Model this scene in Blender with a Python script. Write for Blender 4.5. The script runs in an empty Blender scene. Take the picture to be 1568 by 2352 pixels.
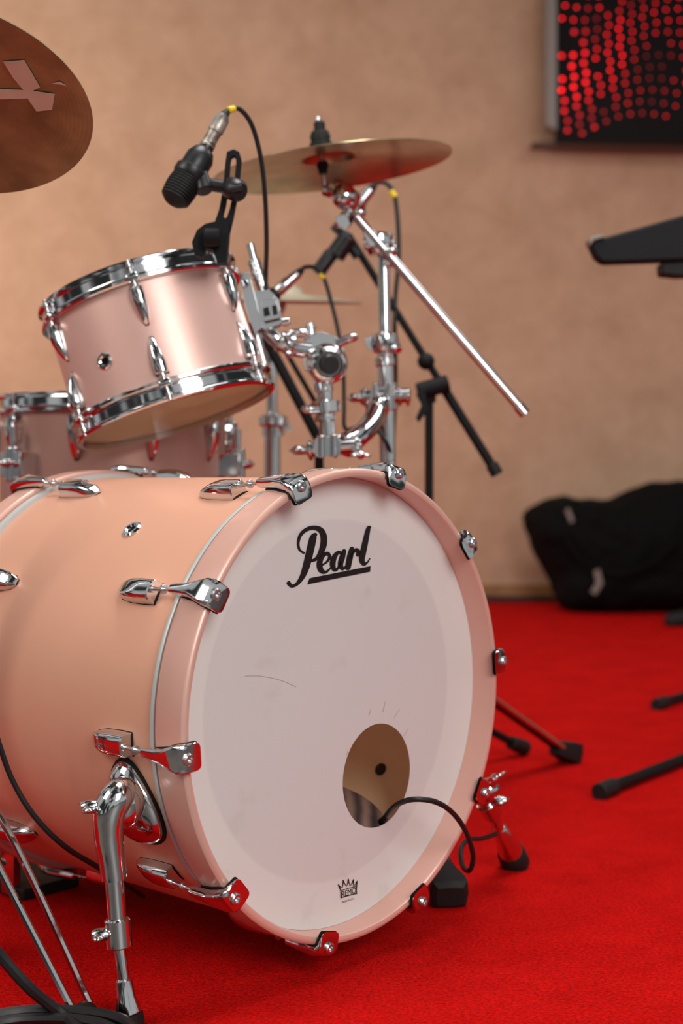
import bpy, bmesh, math, random
from mathutils import Vector, Matrix
random.seed(7)
C = bpy.context.scene.collection
PI = math.pi
f = 50/36*2352
H = 0.60
HOR = 1100.0
def P(px, py, Y): return Vector(((px-784)/f*Y, Y, H-(py-HOR)/f*Y))
def F(px, py, z=0.0):
    Y = (H-z)*f/(py-HOR); return P(px, py, Y)
W = {}
try: bpy.context.scene.view_settings.view_transform = 'Standard'
except Exception: pass
# ---------------------------------------------------------------- materials
def mat(name, col, rough=.5, metal=0, bump=None, noise=None, coat=0, spec=None, sheen=0, trans=0):
    m = bpy.data.materials.new(name); m.use_nodes = True
    nt = m.node_tree; b = nt.nodes['Principled BSDF']
    b.inputs['Base Color'].default_value = (*col, 1); b.inputs['Roughness'].default_value = rough
    b.inputs['Metallic'].default_value = metal; b.inputs['Coat Weight'].default_value = coat
    if spec is not None: b.inputs['Specular IOR Level'].default_value = spec
    if sheen: b.inputs['Sheen Weight'].default_value = sheen
    tc = nt.nodes.new('ShaderNodeTexCoord')
    if noise:   # (scale, other colour, detail)
        n = nt.nodes.new('ShaderNodeTexNoise'); n.inputs['Scale'].default_value = noise[0]; n.inputs['Detail'].default_value = noise[2]
        r = nt.nodes.new('ShaderNodeValToRGB'); r.color_ramp.elements[0].position = .35; r.color_ramp.elements[1].position = .65
        r.color_ramp.elements[0].color = (*col, 1); r.color_ramp.elements[1].color = (*noise[1], 1)
        nt.links.new(tc.outputs['Object'], n.inputs['Vector']); nt.links.new(n.outputs['Fac'], r.inputs[0]); nt.links.new(r.outputs[0], b.inputs['Base Color'])
    if bump:    # (scale, strength, distance)
        n = nt.nodes.new('ShaderNodeTexNoise'); n.inputs['Scale'].default_value = bump[0]; n.inputs['Detail'].default_value = 4
        u = nt.nodes.new('ShaderNodeBump'); u.inputs['Strength'].default_value = bump[1]; u.inputs['Distance'].default_value = bump[2]
        nt.links.new(tc.outputs['Object'], n.inputs['Vector']); nt.links.new(n.outputs['Fac'], u.inputs['Height']); nt.links.new(u.outputs[0], b.inputs['Normal'])
    if trans: translucent(m, col, trans)
    return m
def translucent(m, col, k):
    nt = m.node_tree; b = nt.nodes['Principled BSDF']; out = nt.nodes['Material Output']
    t = nt.nodes.new('ShaderNodeBsdfTranslucent'); t.inputs[0].default_value = (*col, 1)
    x = nt.nodes.new('ShaderNodeMixShader'); x.inputs[0].default_value = k
    nt.links.new(b.outputs[0], x.inputs[1]); nt.links.new(t.outputs[0], x.inputs[2]); nt.links.new(x.outputs[0], out.inputs[0])
M = {}
M['chrome'] = mat('chrome', (.72,.735,.75), .09, 1, noise=(9,(.64,.655,.67),2))
M['steel'] = mat('brushed_steel', (.70,.70,.71), .25, 1, noise=(40,(.60,.60,.61),2))
M['black'] = mat('black_plastic', (.010,.010,.012), .38, 0, bump=(150,.1,.001))
M['matte'] = mat('matte_black_metal', (.006,.006,.007), .6, 0, bump=(150,.1,.001), spec=.2)
M['rubber'] = mat('black_rubber', (.010,.010,.010), .6, 0, bump=(90,.2,.001), spec=.3)
M['cable'] = mat('cable_rubber', (.008,.008,.009), .45, 0, bump=(60,.1,.001))
M['yellow'] = mat('yellow_band', (.85,.6,.02), .5, 0, bump=(60,.1,.001))
M['shell'] = mat('copper_satin_lacquer', (.82,.43,.295), .48, .22, noise=(2.2,(.80,.415,.28),2), bump=(260,.03,.0006))
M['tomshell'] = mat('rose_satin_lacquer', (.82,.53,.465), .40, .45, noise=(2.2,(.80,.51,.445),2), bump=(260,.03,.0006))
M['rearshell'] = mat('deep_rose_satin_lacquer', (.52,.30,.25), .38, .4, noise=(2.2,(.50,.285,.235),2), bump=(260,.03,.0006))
M['hoop'] = mat('rose_hoop_lacquer', (.80,.465,.385), .34, .2, noise=(3,(.78,.45,.37),2), coat=.15)
M['gasket'] = mat('silver_gasket', (.55,.60,.60), .4, .2, bump=(80,.1,.001))
M['wood'] = mat('maple_inner_ply', (.98,.72,.43), .5, 0, noise=(7,(.90,.63,.35),5), bump=(50,.1,.001))
M['tape'] = mat('masking_tape', (.88,.68,.56), .6, 0, noise=(20,(.80,.60,.49),4), bump=(70,.3,.001))
M['worn'] = mat('worn_taped_metal', (.55,.50,.43), .4, .5, noise=(60,(.18,.16,.14),4), bump=(70,.3,.001))
M['ink'] = mat('black_ink', (.006,.006,.007), .4, 0, bump=(60,.05,.001))
M['batter'] = mat('batter_head', (.92,.90,.87), .5, 0, bump=(60,.1,.001), trans=.8)
M['clear'] = mat('tan_resonant_head', (.66,.52,.38), .25, 0, noise=(9,(.80,.66,.50),4), trans=.6)
M['bag'] = mat('black_nylon', (.004,.0038,.004), .85, 0, bump=(18,.5,.02), spec=.1)
M['frame'] = mat('grey_aluminium', (.22,.185,.165), .5, .2, bump=(30,.1,.001))
M['ledge'] = mat('dark_ledge', (.10,.06,.045), .6, 0, bump=(30,.1,.001))
M['screen'] = mat('unlit_screen', (.005,.0015,.002), .5, 0, bump=(40,.1,.001), spec=.1)
M['base'] = mat('orange_brown_skirting', (.36,.16,.06), .5, 0, noise=(8,(.26,.11,.04),3))
M['added_floor'] = mat('added_dark_floor', (.10,.085,.075), .5, 0, noise=(3,(.06,.05,.045),4))
# wall
m = mat('ochre_plaster', (.55,.33,.19), .85, 0, bump=(6,.4,.02), spec=.2); M['wall'] = m
nt = m.node_tree; b = nt.nodes['Principled BSDF']
tc = nt.nodes.new('ShaderNodeTexCoord')
n = nt.nodes.new('ShaderNodeTexNoise'); n.inputs['Scale'].default_value = 4.2; n.inputs['Detail'].default_value = 12; n.inputs['Roughness'].default_value = .72; n.inputs['Distortion'].default_value=.3
r = nt.nodes.new('ShaderNodeValToRGB'); e = r.color_ramp.elements
e[0].position=.32; e[0].color=(.465,.287,.185,1); e[1].position=.68; e[1].color=(.60,.392,.268,1)
nt.links.new(tc.outputs['Object'], n.inputs['Vector']); nt.links.new(n.outputs['Fac'], r.inputs[0]); nt.links.new(r.outputs[0], b.inputs['Base Color'])
# carpet
m = mat('red_carpet_pile', (.62,.004,.006), .95, 0, bump=(330,1.0,.008), sheen=0, spec=.05); M['carpet'] = m
nt = m.node_tree; b = nt.nodes['Principled BSDF']
tc = nt.nodes.new('ShaderNodeTexCoord')
n = nt.nodes.new('ShaderNodeTexNoise'); n.inputs['Scale'].default_value = 6; n.inputs['Detail'].default_value = 12; n.inputs['Roughness'].default_value = .78
n2 = nt.nodes.new('ShaderNodeTexNoise'); n2.inputs['Scale'].default_value = 210; n2.inputs['Detail'].default_value = 3
mm_ = nt.nodes.new('ShaderNodeMath'); mm_.operation='MULTIPLY_ADD'; mm_.inputs[1].default_value=.45
m2_ = nt.nodes.new('ShaderNodeMath'); m2_.operation='MULTIPLY'; m2_.inputs[1].default_value=.55
r = nt.nodes.new('ShaderNodeValToRGB'); e = r.color_ramp.elements
e[0].position=.36; e[0].color=(.46,.002,.002,1); e[1].position=.62; e[1].color=(.90,.010,.008,1)
nt.links.new(tc.outputs['Object'], n.inputs['Vector']); nt.links.new(tc.outputs['Object'], n2.inputs['Vector'])
nt.links.new(n.outputs['Fac'], mm_.inputs[0]); nt.links.new(n2.outputs['Fac'], m2_.inputs[0]); nt.links.new(m2_.outputs[0], mm_.inputs[2])
nt.links.new(mm_.outputs[0], r.inputs[0]); nt.links.new(r.outputs[0], b.inputs['Base Color'])
# drum head: white coat with greyer dampened centre disc
m = mat('coated_drum_head', (.8,.76,.74), .5, 0); M['head'] = m
nt = m.node_tree; b = nt.nodes['Principled BSDF']
tc = nt.nodes.new('ShaderNodeTexCoord'); sub = nt.nodes.new('ShaderNodeVectorMath'); sub.operation='SUBTRACT'; sub.inputs[1].default_value=(-.004,.035,.325)
ln = nt.nodes.new('ShaderNodeVectorMath'); ln.operation='LENGTH'
r = nt.nodes.new('ShaderNodeValToRGB'); e = r.color_ramp.elements
e[0].position=.2225; e[0].color=(.855,.83,.825,1); e[1].position=.2265; e[1].color=(.945,.925,.90,1)
n = nt.nodes.new('ShaderNodeTexNoise'); n.inputs['Scale'].default_value = 14; n.inputs['Detail'].default_value = 8
r2 = nt.nodes.new('ShaderNodeValToRGB'); r2.color_ramp.elements[0].position=.22; r2.color_ramp.elements[0].color=(.88,.85,.82,1); r2.color_ramp.elements[1].position=.36; r2.color_ramp.elements[1].color=(1,1,1,1)
mx = nt.nodes.new('ShaderNodeMixRGB'); mx.blend_type='MULTIPLY'; mx.inputs[0].default_value=1
nt.links.new(tc.outputs['Object'], sub.inputs[0]); nt.links.new(sub.outputs[0], ln.inputs[0]); nt.links.new(ln.outputs['Value'], r.inputs[0])
nt.links.new(tc.outputs['Object'], n.inputs['Vector']); nt.links.new(n.outputs['Fac'], r2.inputs[0])
nt.links.new(r.outputs[0], mx.inputs[1]); nt.links.new(r2.outputs[0], mx.inputs[2]); nt.links.new(mx.outputs[0], b.inputs['Base Color'])
translucent(m, (.95,.92,.87), .20)
# cymbal bronze with lathe grooves
def bronze(name, c1, c2, rough, metal=.9, groove=.12):
    m = mat(name, c1, rough, metal); nt = m.node_tree; b = nt.nodes['Principled BSDF']
    tc = nt.nodes.new('ShaderNodeTexCoord')
    n = nt.nodes.new('ShaderNodeTexNoise'); n.inputs['Scale'].default_value = 13; n.inputs['Detail'].default_value = 7
    r = nt.nodes.new('ShaderNodeValToRGB'); r.color_ramp.elements[0].position=.35; r.color_ramp.elements[1].position=.65
    r.color_ramp.elements[0].color=(*c1,1); r.color_ramp.elements[1].color=(*c2,1)
    w = nt.nodes.new('ShaderNodeTexWave'); w.wave_type='RINGS'; w.rings_direction='Z'; w.inputs['Scale'].default_value=60; w.inputs['Distortion'].default_value=.6
    bp = nt.nodes.new('ShaderNodeBump'); bp.inputs['Strength'].default_value=groove; bp.inputs['Distance'].default_value=.001
    nt.links.new(tc.outputs['Object'], n.inputs['Vector']); nt.links.new(n.outputs['Fac'], r.inputs[0]); nt.links.new(r.outputs[0], b.inputs['Base Color'])
    nt.links.new(tc.outputs['Object'], w.inputs['Vector']); nt.links.new(w.outputs['Fac'], bp.inputs['Height']); nt.links.new(bp.outputs[0], b.inputs['Normal'])
    return m
M['bronze'] = bronze('cymbal_bronze', (.30,.27,.15), (.56,.50,.30), .22, .75)
M['bronze2'] = bronze('dark_cymbal_bronze', (.21,.20,.09), (.42,.40,.20), .34, .45, .05)
M['bronze3'] = bronze('pale_cymbal_bronze', (.38,.33,.24), (.46,.40,.29), .5, .1)
# LEDs
m = bpy.data.materials.new('red_led'); m.use_nodes=True; nt=m.node_tree; b=nt.nodes['Principled BSDF']
b.inputs['Base Color'].default_value=(.3,.0,.0,1); b.inputs['Emission Color'].default_value=(1,.004,.010,1)
tc = nt.nodes.new('ShaderNodeTexCoord'); n=nt.nodes.new('ShaderNodeTexNoise'); n.inputs['Scale'].default_value=4; n.inputs['Detail'].default_value=3
mr = nt.nodes.new('ShaderNodeMapRange'); mr.inputs[1].default_value=.38; mr.inputs[2].default_value=.64; mr.inputs[3].default_value=.6; mr.inputs[4].default_value=5.5
nt.links.new(tc.outputs['Object'], n.inputs['Vector']); nt.links.new(n.outputs['Fac'], mr.inputs[0]); nt.links.new(mr.outputs[0], b.inputs['Emission Strength'])
M['led']=m
# striped pillow
m = mat('striped_fabric', (.10,.045,.03), .85, 0, bump=(60,.4,.002)); nt=m.node_tree; b=nt.nodes['Principled BSDF']
tc = nt.nodes.new('ShaderNodeTexCoord'); w=nt.nodes.new('ShaderNodeTexWave'); w.inputs['Scale'].default_value=14; w.inputs['Distortion'].default_value=2
r = nt.nodes.new('ShaderNodeValToRGB'); r.color_ramp.elements[0].color=(.05,.028,.03,1); r.color_ramp.elements[1].color=(.26,.15,.11,1)
nt.links.new(tc.outputs['Object'], w.inputs['Vector']); nt.links.new(w.outputs['Fac'], r.inputs[0]); nt.links.new(r.outputs[0], b.inputs['Base Color'])
M['stripe']=m
# ---------------------------------------------------------------- geometry helpers
def align(p0, p1, up=None):
    z = (p1-p0).normalized()
    a = Vector((0,0,1)) if abs(z.z) < .95 else Vector((0,1,0))
    if up is not None: a = up
    x = a.cross(z).normalized(); y = z.cross(x)
    m = Matrix((x,y,z)).transposed().to_4x4(); m.translation = p0; return m
def catmull(pts, k=8):
    n = len(pts); out = []
    if n < 3: return list(pts)
    for i in range(n-1):
        p0 = pts[max(i-1,0)]; p1 = pts[i]; p2 = pts[i+1]; p3 = pts[min(i+2,n-1)]
        for j in range(k):
            t = j/k
            out.append(.5*((2*p1)+(p2-p0)*t+(2*p0-5*p1+4*p2-p3)*t*t+(-p0+3*p1-3*p2+p3)*t**3))
    out.append(pts[-1]); return out
class MB:
    def __init__(s): s.bm = bmesh.new(); s.extra=[]
    def ring(s, pts): return [s.bm.verts.new(p) for p in pts]
    def bridge(s, a, b, closed=True):
        n = len(a)
        for i in range(n if closed else n-1):
            j = (i+1) % n
            try: s.bm.faces.new((a[i], a[j], b[j], b[i]))
            except ValueError: pass
    def cap(s, r):
        try: return s.bm.faces.new(r)
        except ValueError: pass
    def lathe(s, prof, m=Matrix(), n=40, closed=False, cap=True):
        rings = []
        for (r, z) in prof:
            if r < 1e-6: rings.append([s.bm.verts.new(m @ Vector((0,0,z)))])
            else: rings.append([s.bm.verts.new(m @ Vector((r*math.cos(2*PI*i/n), r*math.sin(2*PI*i/n), z))) for i in range(n)])
        k = len(rings)
        for q in range(k if closed else k-1):
            a = rings[q]; b = rings[(q+1) % k]
            if len(a) == 1 and len(b) == 1: continue
            if len(a) == 1:
                for i in range(n): s.bm.faces.new((a[0], b[i], b[(i+1)%n]))
            elif len(b) == 1:
                for i in range(n): s.bm.faces.new((a[i], a[(i+1)%n], b[0]))
            else: s.bridge(a, b)
        if cap and not closed:
            if len(rings[0]) > 1: s.cap(rings[0])
            if len(rings[-1]) > 1: s.cap(rings[-1])
        return s
    def cyl(s, p0, p1, r0, r1=None, n=20, ch=.12):
        r1 = r0 if r1 is None else r1; L = (p1-p0).length; c = min(r0, r1)*ch
        return s.lathe([(r0-c,0),(r0,c),(r1,L-c),(r1-c,L)], align(p0,p1), n)
    def rev(s, p0, p1, prof, n=24):   # prof: (radius, fraction)
        L = (p1-p0).length
        return s.lathe([(r, t*L) for r, t in prof], align(p0,p1), n)
    def tube(s, pts, r, n=10, smooth=True, closed=False):
        if isinstance(r, list):
            rr_ = catmull([Vector((q,0,0)) for q in r]); rs = [q.x for q in rr_]
        else: rs = None
        if smooth: pts = catmull(pts)
        k = len(pts); prev = None; rings = []
        for i, p in enumerate(pts):
            t = (pts[min(i+1,k-1)]-pts[max(i-1,0)]).normalized()
            if prev is None:
                a = Vector((0,0,1)) if abs(t.z) < .9 else Vector((1,0,0)); x = a.cross(t).normalized()
            else: x = (prev - t*prev.dot(t)).normalized()
            prev = x; y = t.cross(x); rr = rs[i] if rs else r
            rings.append(s.ring([p + x*rr*math.cos(2*PI*j/n) + y*rr*math.sin(2*PI*j/n) for j in range(n)]))
        for a, b in zip(rings, rings[1:]): s.bridge(a, b)
        s.cap(rings[0]); s.cap(rings[-1]); return s
    def box(s, m, sx, sy, sz):
        c = [s.bm.verts.new(m @ Vector((x*sx/2, y*sy/2, z*sz/2))) for x in (-1,1) for y in (-1,1) for z in (-1,1)]
        for q in ((0,1,3,2),(4,6,7,5),(0,4,5,1),(2,3,7,6),(0,2,6,4),(1,5,7,3)): s.bm.faces.new([c[i] for i in q])
        return s
    def slab(s, poly, Y, th, th2=None):      # outline at depth Y, real thickness th
        a = s.ring([P(x, y, Y-th/2) for x, y in poly]); o = Vector((0, th, 0))
        b = s.ring([P(x, y, Y-th/2)+o for x, y in poly])
        s.bridge(a, b); s.cap(a); s.cap(b); return s
    def ringslab(s, outer, inner, Y, th):    # plate with a slot; equal point counts
        o = Vector((0, th, 0)); A=[P(x,y,Y-th/2) for x,y in outer]; B=[P(x,y,Y-th/2) for x,y in inner]
        a=s.ring(A); b=s.ring(B); c=s.ring([v+o for v in A]); d=s.ring([v+o for v in B])
        s.bridge(a,b); s.bridge(c,d); s.bridge(a,c); s.bridge(b,d); return s
    def loft(s, rings):
        rr = [s.ring(r) for r in rings]
        for a, b in zip(rr, rr[1:]): s.bridge(a, b)
        s.cap(rr[0]); s.cap(rr[-1]); return s
    def ball(s, c, rx, ry=None, rz=None, m=None, nu=24, nv=12):
        ry = rx if ry is None else ry; rz = rx if rz is None else rz
        mm = (Matrix.Translation(c) if m is None else m) @ Matrix.Diagonal((rx,ry,rz,1))
        return s.lathe([(math.sin(PI*i/nv) if 0<i<nv else 0, -math.cos(PI*i/nv)) for i in range(nv+1)], mm, nu)
    def mesh(s, name, material, inv=None, ang=38):
        if inv is not None: s.bm.transform(inv)
        bmesh.ops.recalc_face_normals(s.bm, faces=s.bm.faces)
        me = bpy.data.meshes.new(name); s.bm.to_mesh(me); s.bm.free()
        me.materials.append(material)
        for x in s.extra: me.materials.append(x)
        for p in me.polygons: p.use_smooth = True
        me.set_sharp_from_angle(angle=math.radians(ang))
        return me
    def build(s, name, material, parent=None, local=False, bevel=0, sub=0, label=None, ang=38):
        inv = None
        if parent is not None and not local: inv = W[parent].inverted()
        me = s.mesh(name, material, inv, ang)
        o = bpy.data.objects.new(name, me); C.objects.link(o)
        if parent is not None: o.parent = parent; W[o] = W[parent].copy()
        else: W[o] = Matrix()
        if bevel:
            b = o.modifiers.new('bevel','BEVEL'); b.width = bevel; b.segments = 3; b.limit_method='ANGLE'; b.angle_limit=math.radians(40)
        if sub:
            q = o.modifiers.new('sub','SUBSURF'); q.levels = sub; q.render_levels = sub
        if label: o['label'] = label
        return o
def inst(me, name, parent, m, label=None):
    o = bpy.data.objects.new(name, me); C.objects.link(o); o.parent = parent; o.matrix_local = m; W[o] = W[parent] @ m
    if label: o['label'] = label
    return o
def thing(name, label, cat, loc=(0,0,0), m=None, group=None):
    o = bpy.data.objects.new(name, None); C.objects.link(o); o.empty_display_size = .05
    if m is None: m = Matrix.Translation(Vector(loc))
    o.matrix_world = m; W[o] = m.copy(); tag(o, label, cat, group); return o
def tag(o, label, cat, group=None):
    o['label'] = label; o['category'] = cat
    if group: o['group'] = group
    return o
def struct(name, mb, material):
    o = mb.build(name, material); o['kind'] = 'structure'; return o
# ================================================================ setting
WY = 7.0
struct('floor', MB().box(Matrix.Translation((1,4.725,-.05)), 14, 6.55, .1), M['carpet'])
struct('floor_front_added', MB().box(Matrix.Translation((1,-1.778,-.053)), 14, 6.45, .1), M['added_floor'])  # unseen dark floor, added so the chrome mirrors less red carpet
struct('wall_back', MB().box(Matrix.Translation((1,WY+.1,1.9)), 14, .2, 4.0), M['wall'])
struct('baseboard_back', MB().box(Matrix.Translation((1,WY-.012,.050)), 14, .024, .06), M['base'])
struct('trim_1', MB().box(Matrix.Translation((1,WY-.04,.012)), 14, .07, .026), M['rubber'])
# ================================================================ BASS DRUM
AL = math.radians(48); cA, sA = math.cos(AL), math.sin(AL)
Cx, Cy, Cz = .0224, 1.754, H-.277
bass = thing('bass_drum', 'large satin copper bass drum on its side with white front head and black lettering', 'drum',
             m=Matrix.Translation((Cx,Cy,0)) @ Matrix.Rotation(AL,4,'Z'))
AX = Matrix.Translation((0,0,Cz)) @ Matrix.Rotation(-PI/2,4,'X')   # lathe z -> drum local +y (back)
R0 = .279
def HP(px, py, d0=.0335):
    a=(px-784)/f; b=-(py-HOR)/f
    Y=(d0 - sA*Cx + cA*Cy)/(cA - sA*a)
    u=cA*(a*Y-Cx)+sA*(Y-Cy)
    return Vector((u, d0, H+b*Y))
shell = MB().lathe([(R0,.036),(R0,.505),(R0-.001,.508),(R0-.009,.508)], AX, 128, cap=False).build('shell', M['shell'], bass, True)
MB().lathe([(R0-.0095,.037),(R0-.0095,.507)], AX, 128, cap=False).build('inner_ply', M['wood'], shell, True)
mbd = MB().lathe([(.009,0),(.009,-.002),(0,-.003)], Matrix.Translation((0,0,Cz)) @ Matrix.Rotation(math.radians(31),4,'Y') @ Matrix.Translation((R0-.010,.162,0)) @ Matrix.Rotation(PI/2,4,'Y'), 20)
mbd.build('vent_hole', M['ink'], shell, True)
def hoop_prof(a, b, back=False):
    t=.0035
    o=[(.2795,a+t),(.281,a+.001),(.2845,a),(.288,a+.001),(.290,a+t),(.290,b-.010),(.287,b-.001),(.285,b),(.2795,b)]
    return o
hp = MB().lathe(hoop_prof(0,.050), AX, 160, closed=True).build('hoop', M['hoop'], bass, True)
hp2 = MB().lathe(hoop_prof(.496,.541)[::1], AX, 128, closed=True).build('hoop', M['hoop'], bass, True)
MB().lathe([(R0,.0545),(R0+.0055,.055),(R0+.006,.0565),(R0+.006,.0595),(R0+.0055,.061),(R0,.0615)], AX, 160, closed=True).build('gasket_ring', M['gasket'], bass, True)
MB().lathe([(R0,.480),(R0+.0055,.4805),(R0+.0055,.4925),(R0,.493)], AX, 128, closed=True).build('gasket_ring', M['gasket'], bass, True)
# front head with offset port hole
hu, hz, hr = .0741, -.105, .0665
mb = MB(); n=160; hin=[]; hout=[]; mid=[]
Rh=.2792
for i in range(n):
    a=2*PI*i/n; dx,dz=math.cos(a),math.sin(a)
    bq=hu*dx+hz*dz; cq=hu*hu+hz*hz-Rh*Rh; t=-bq+math.sqrt(bq*bq-cq)
    hin.append(Vector((hu+dx*hr,.035,Cz+hz+dz*hr))); hout.append(Vector((hu+dx*t,.035,Cz+hz+dz*t)))
    t2=(hr+t)/2; mid.append(Vector((hu+dx*t2,.035,Cz+hz+dz*t2)))
a=mb.ring(hin); b_=mb.ring(mid); c_=mb.ring(hout); mb.bridge(a,b_); mb.bridge(b_,c_)
head = mb.build('drum_head', M['head'], bass, True, label='white front head with round port hole')
MB().lathe([(.2785,.502),(0,.502)], AX, 96).build('drum_head', M['batter'], bass, True, label='plain rear head')
# lettering
def ribbon(mb, pts, d0=.0338, k=7):
    v=[Vector((p[0],p[1],p[2])) for p in pts]; v=catmull(v,k); L=[];Rr=[]
    for i,p in enumerate(v):
        q=v[min(i+1,len(v)-1)]-v[max(i-1,0)]; q=Vector((q.x,q.y)); q.normalize() if q.length>0 else None
        nrm=Vector((-q.y,q.x)); w=max(p.z,1)/2
        L.append(HP(p.x+nrm.x*w,p.y+nrm.y*w,d0)); Rr.append(HP(p.x-nrm.x*w,p.y-nrm.y*w,d0))
    a=mb.ring(L); b=mb.ring(Rr); mb.bridge(a,b,closed=False)
    for (c,w) in ((v[0],v[0].z),(v[-1],v[-1].z)):
        mb.cap(mb.ring([HP(c.x+math.cos(2*PI*j/14)*w/2, c.y+math.sin(2*PI*j/14)*w/2, d0-.00002) for j in range(14)]))
mb=MB()
ribbon(mb,[(698,1270,4),(688,1262,5),(685,1247,6),(690,1229,8),(704,1216,9),(722,1212,10),(738,1219,13),(744,1238,15),(740,1262,14),(728,1282,9),(712,1289,5)])
ribbon(mb,[(724,1228,9),(719,1236,16),(711,1270,17),(703,1302,16),(694,1325,12),(682,1341,8),(670,1346,7),(663,1339,9)])
ribbon(mb,[(737,1299,4),(750,1291,5),(757,1279,7),(752,1271,8),(741,1277,10),(734,1293,13),(737,1309,12),(747,1314,7),(757,1307,4),(763,1298,3)])
ribbon(mb,[(787,1275,5),(778,1268,7),(768,1279,12),(764,1295,13),(768,1308,9),(776,1305,6),(784,1288,6)])
ribbon(mb,[(790,1266,10),(786,1280,13),(782,1296,12),(787,1306,8),(795,1300,4),(799,1293,3)])
ribbon(mb,[(808,1261,11),(804,1278,14),(799,1303,13)])
ribbon(mb,[(803,1285,4),(810,1270,6),(818,1263,9),(823,1268,10),(822,1274,9)])
ribbon(mb,[(850,1211,5),(846,1214,10),(840,1240,13),(834,1268,14),(831,1285,13),(836,1295,9),(844,1291,4),(849,1283,3)])
mb.cap(mb.ring([HP(x,y,.0338) for x,y in ((711,1328),(851,1300),(850,1313),(706,1342))]))
mb.build('script_lettering', M['ink'], head, True)
mb=MB()
for pts in ([(777,2032,2.2),(783,2046,2.2)],[(777,2032,2),(786,2039,2),(788,2022,2)],[(788,2022,2),(796,2036,2),(800,2019,2)],[(800,2019,2),(804,2035,2),(812,2020,2)],[(812,2020,2),(812,2036,2),(820,2024,2)],[(820,2024,2.2),(818,2044,2.2)],[(783,2046,1.6),(800,2040,1.6),(818,2036,1.6)],[(783,2062,2.2),(800,2057,2.2),(819,2052,2.2)],[(783,2046,2),(783,2062,2)],[(818,2040,2),(819,2053,2)]):
    ribbon(mb,pts,k=2)
def text(body, size, px, py, ang):
    cu=bpy.data.curves.new('t','FONT'); cu.body=body; cu.size=size; cu.align_x='CENTER'; cu.align_y='CENTER'
    o=bpy.data.objects.new('t',cu); C.objects.link(o); bpy.context.view_layer.update()
    me=bpy.data.meshes.new_from_object(o.evaluated_get(bpy.context.evaluated_depsgraph_get()))
    bpy.data.objects.remove(o)
    p=HP(px,py,.0338); m=Matrix(((1,0,0,p.x),(0,0,-1,p.y),(0,1,0,p.z),(0,0,0,1))) @ Matrix.Rotation(ang,4,'Z')
    me.transform(m); return me
for body,size,px,py in (('REMO',.0105,801,2050),('MADE IN U.S.A.',.0036,800,2068)):
    me=text(body,size,px,py,0.0); mb.bm.from_mesh(me)
mb.build('maker_crown_mark', M['ink'], head, True)
# scuffs
scm=mat('scuff',(.62,.54,.48),.6,0,bump=(60,.1,.001))
for pts in ([(563,1552,.9),(600,1552,1.0),(645,1562,.9),(680,1577,.7)],[(848,1642,1.5),(852,1628,1.2)],[(880,1635,1.6),(885,1612,1.1)],[(905,1650,1.2),(918,1628,1)],[(928,1690,1.4),(938,1672,1)],[(796,1735,1.4),(800,1722,1)]):
    mb=MB(); ribbon(mb,pts,k=3); mb.build('scuff_mark', scm, head, True)
# lugs, rods, claws
def dsec(y, w, h, z0=0, n=14, e=.75):
    return [Vector((w*math.copysign(abs(math.cos(PI*i/n))**e, math.cos(PI*i/n)), y, z0+h*math.sin(PI*i/n)**e)) for i in range(n+1)]
def rrect(y, w, zb, zt, n=5, k=.55):
    out=[]; hh=(zt-zb)/2; r=min(w,hh)*k; cz=(zt+zb)/2
    for (sx,sz,a0) in ((1,1,0),(-1,1,90),(-1,-1,180),(1,-1,270)):
        for i in range(n):
            a=math.radians(a0+90*i/(n-1)); out.append(Vector((sx*(w-r)+r*math.cos(a), y, cz+sz*(hh-r)+r*math.sin(a))))
    return out
# lug: blocky front, faceted sides, rounded nose
lug_me = MB().loft([dsec(y,w,h,e=.48,n=16) for y,w,h in ((.0985,.0125,.0170),(.100,.0136,.0185),(.118,.0140,.0190),(.136,.0136,.0178),(.149,.0120,.0145),(.158,.0098,.0105),(.164,.0068,.0065),(.167,.004,.003))]).mesh('lug', M['chrome'], ang=32)
lugpad_me = MB().loft([dsec(y,w,h,-.002) for y,w,h in ((.0972,.0150,.0035),(.115,.0155,.0035),(.14,.0146,.0035),(.158,.0112,.0035),(.167,.0052,.0035),(.1685,.003,.003))]).mesh('lug_gasket', M['rubber'])
rod_me = MB().cyl(Vector((0,.106,.0135)), Vector((0,.048,.0165)), .0024, n=12).cyl(Vector((0,.077,.0150)),Vector((0,.0735,.0152)),.0056,n=14).cyl(Vector((0,.0985,.0138)),Vector((0,.094,.0140)),.0046,n=14).mesh('tension_rod', M['steel'])
claw_me = MB().loft([rrect(*q) for q in ((.060,.0035,.0135,.0205),(.0585,.0052,.0120,.0225),(.050,.0060,.0115,.0235),(.036,.0070,.0112,.0245),(.024,.0088,.0112,.0252),(.012,.0128,.0112,.0252),(.002,.0158,.0110,.0238),(-.0045,.0164,.0030,.0215),(-.0076,.0162,-.0055,.0185),(-.0088,.0150,-.0066,.0150))]).mesh('claw', M['chrome'], ang=24)
clawpad_me = MB().loft([rrect(*q) for q in ((.045,.0065,.0103,.0116),(.024,.0098,.0103,.0118),(.010,.0145,.0103,.0120),(-.001,.0168,.0102,.0122),(-.0042,.0169,-.0070,.0130))]).mesh('rubber_pad', M['rubber'])
bolt_me = MB().lathe([(.0070,0),(.0070,-.004),(.0055,-.0055),(.0033,-.0055),(.003,-.002),(0,-.002)], Matrix.Translation((0,-.0070,.0125)) @ Matrix.Rotation(-PI/2,4,'X'), 20).mesh('bolt', M['steel'])
def bframe(phi, front=True, R=R0, d=0.0):
    r=Vector((math.cos(phi),0,math.sin(phi))); y=Vector((0,1 if front else -1,0)); x=y.cross(r)
    m=Matrix((x,y,r)).transposed().to_4x4(); m.translation=Vector((0,d if front else .541-d,Cz))+r*R; return m
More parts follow.
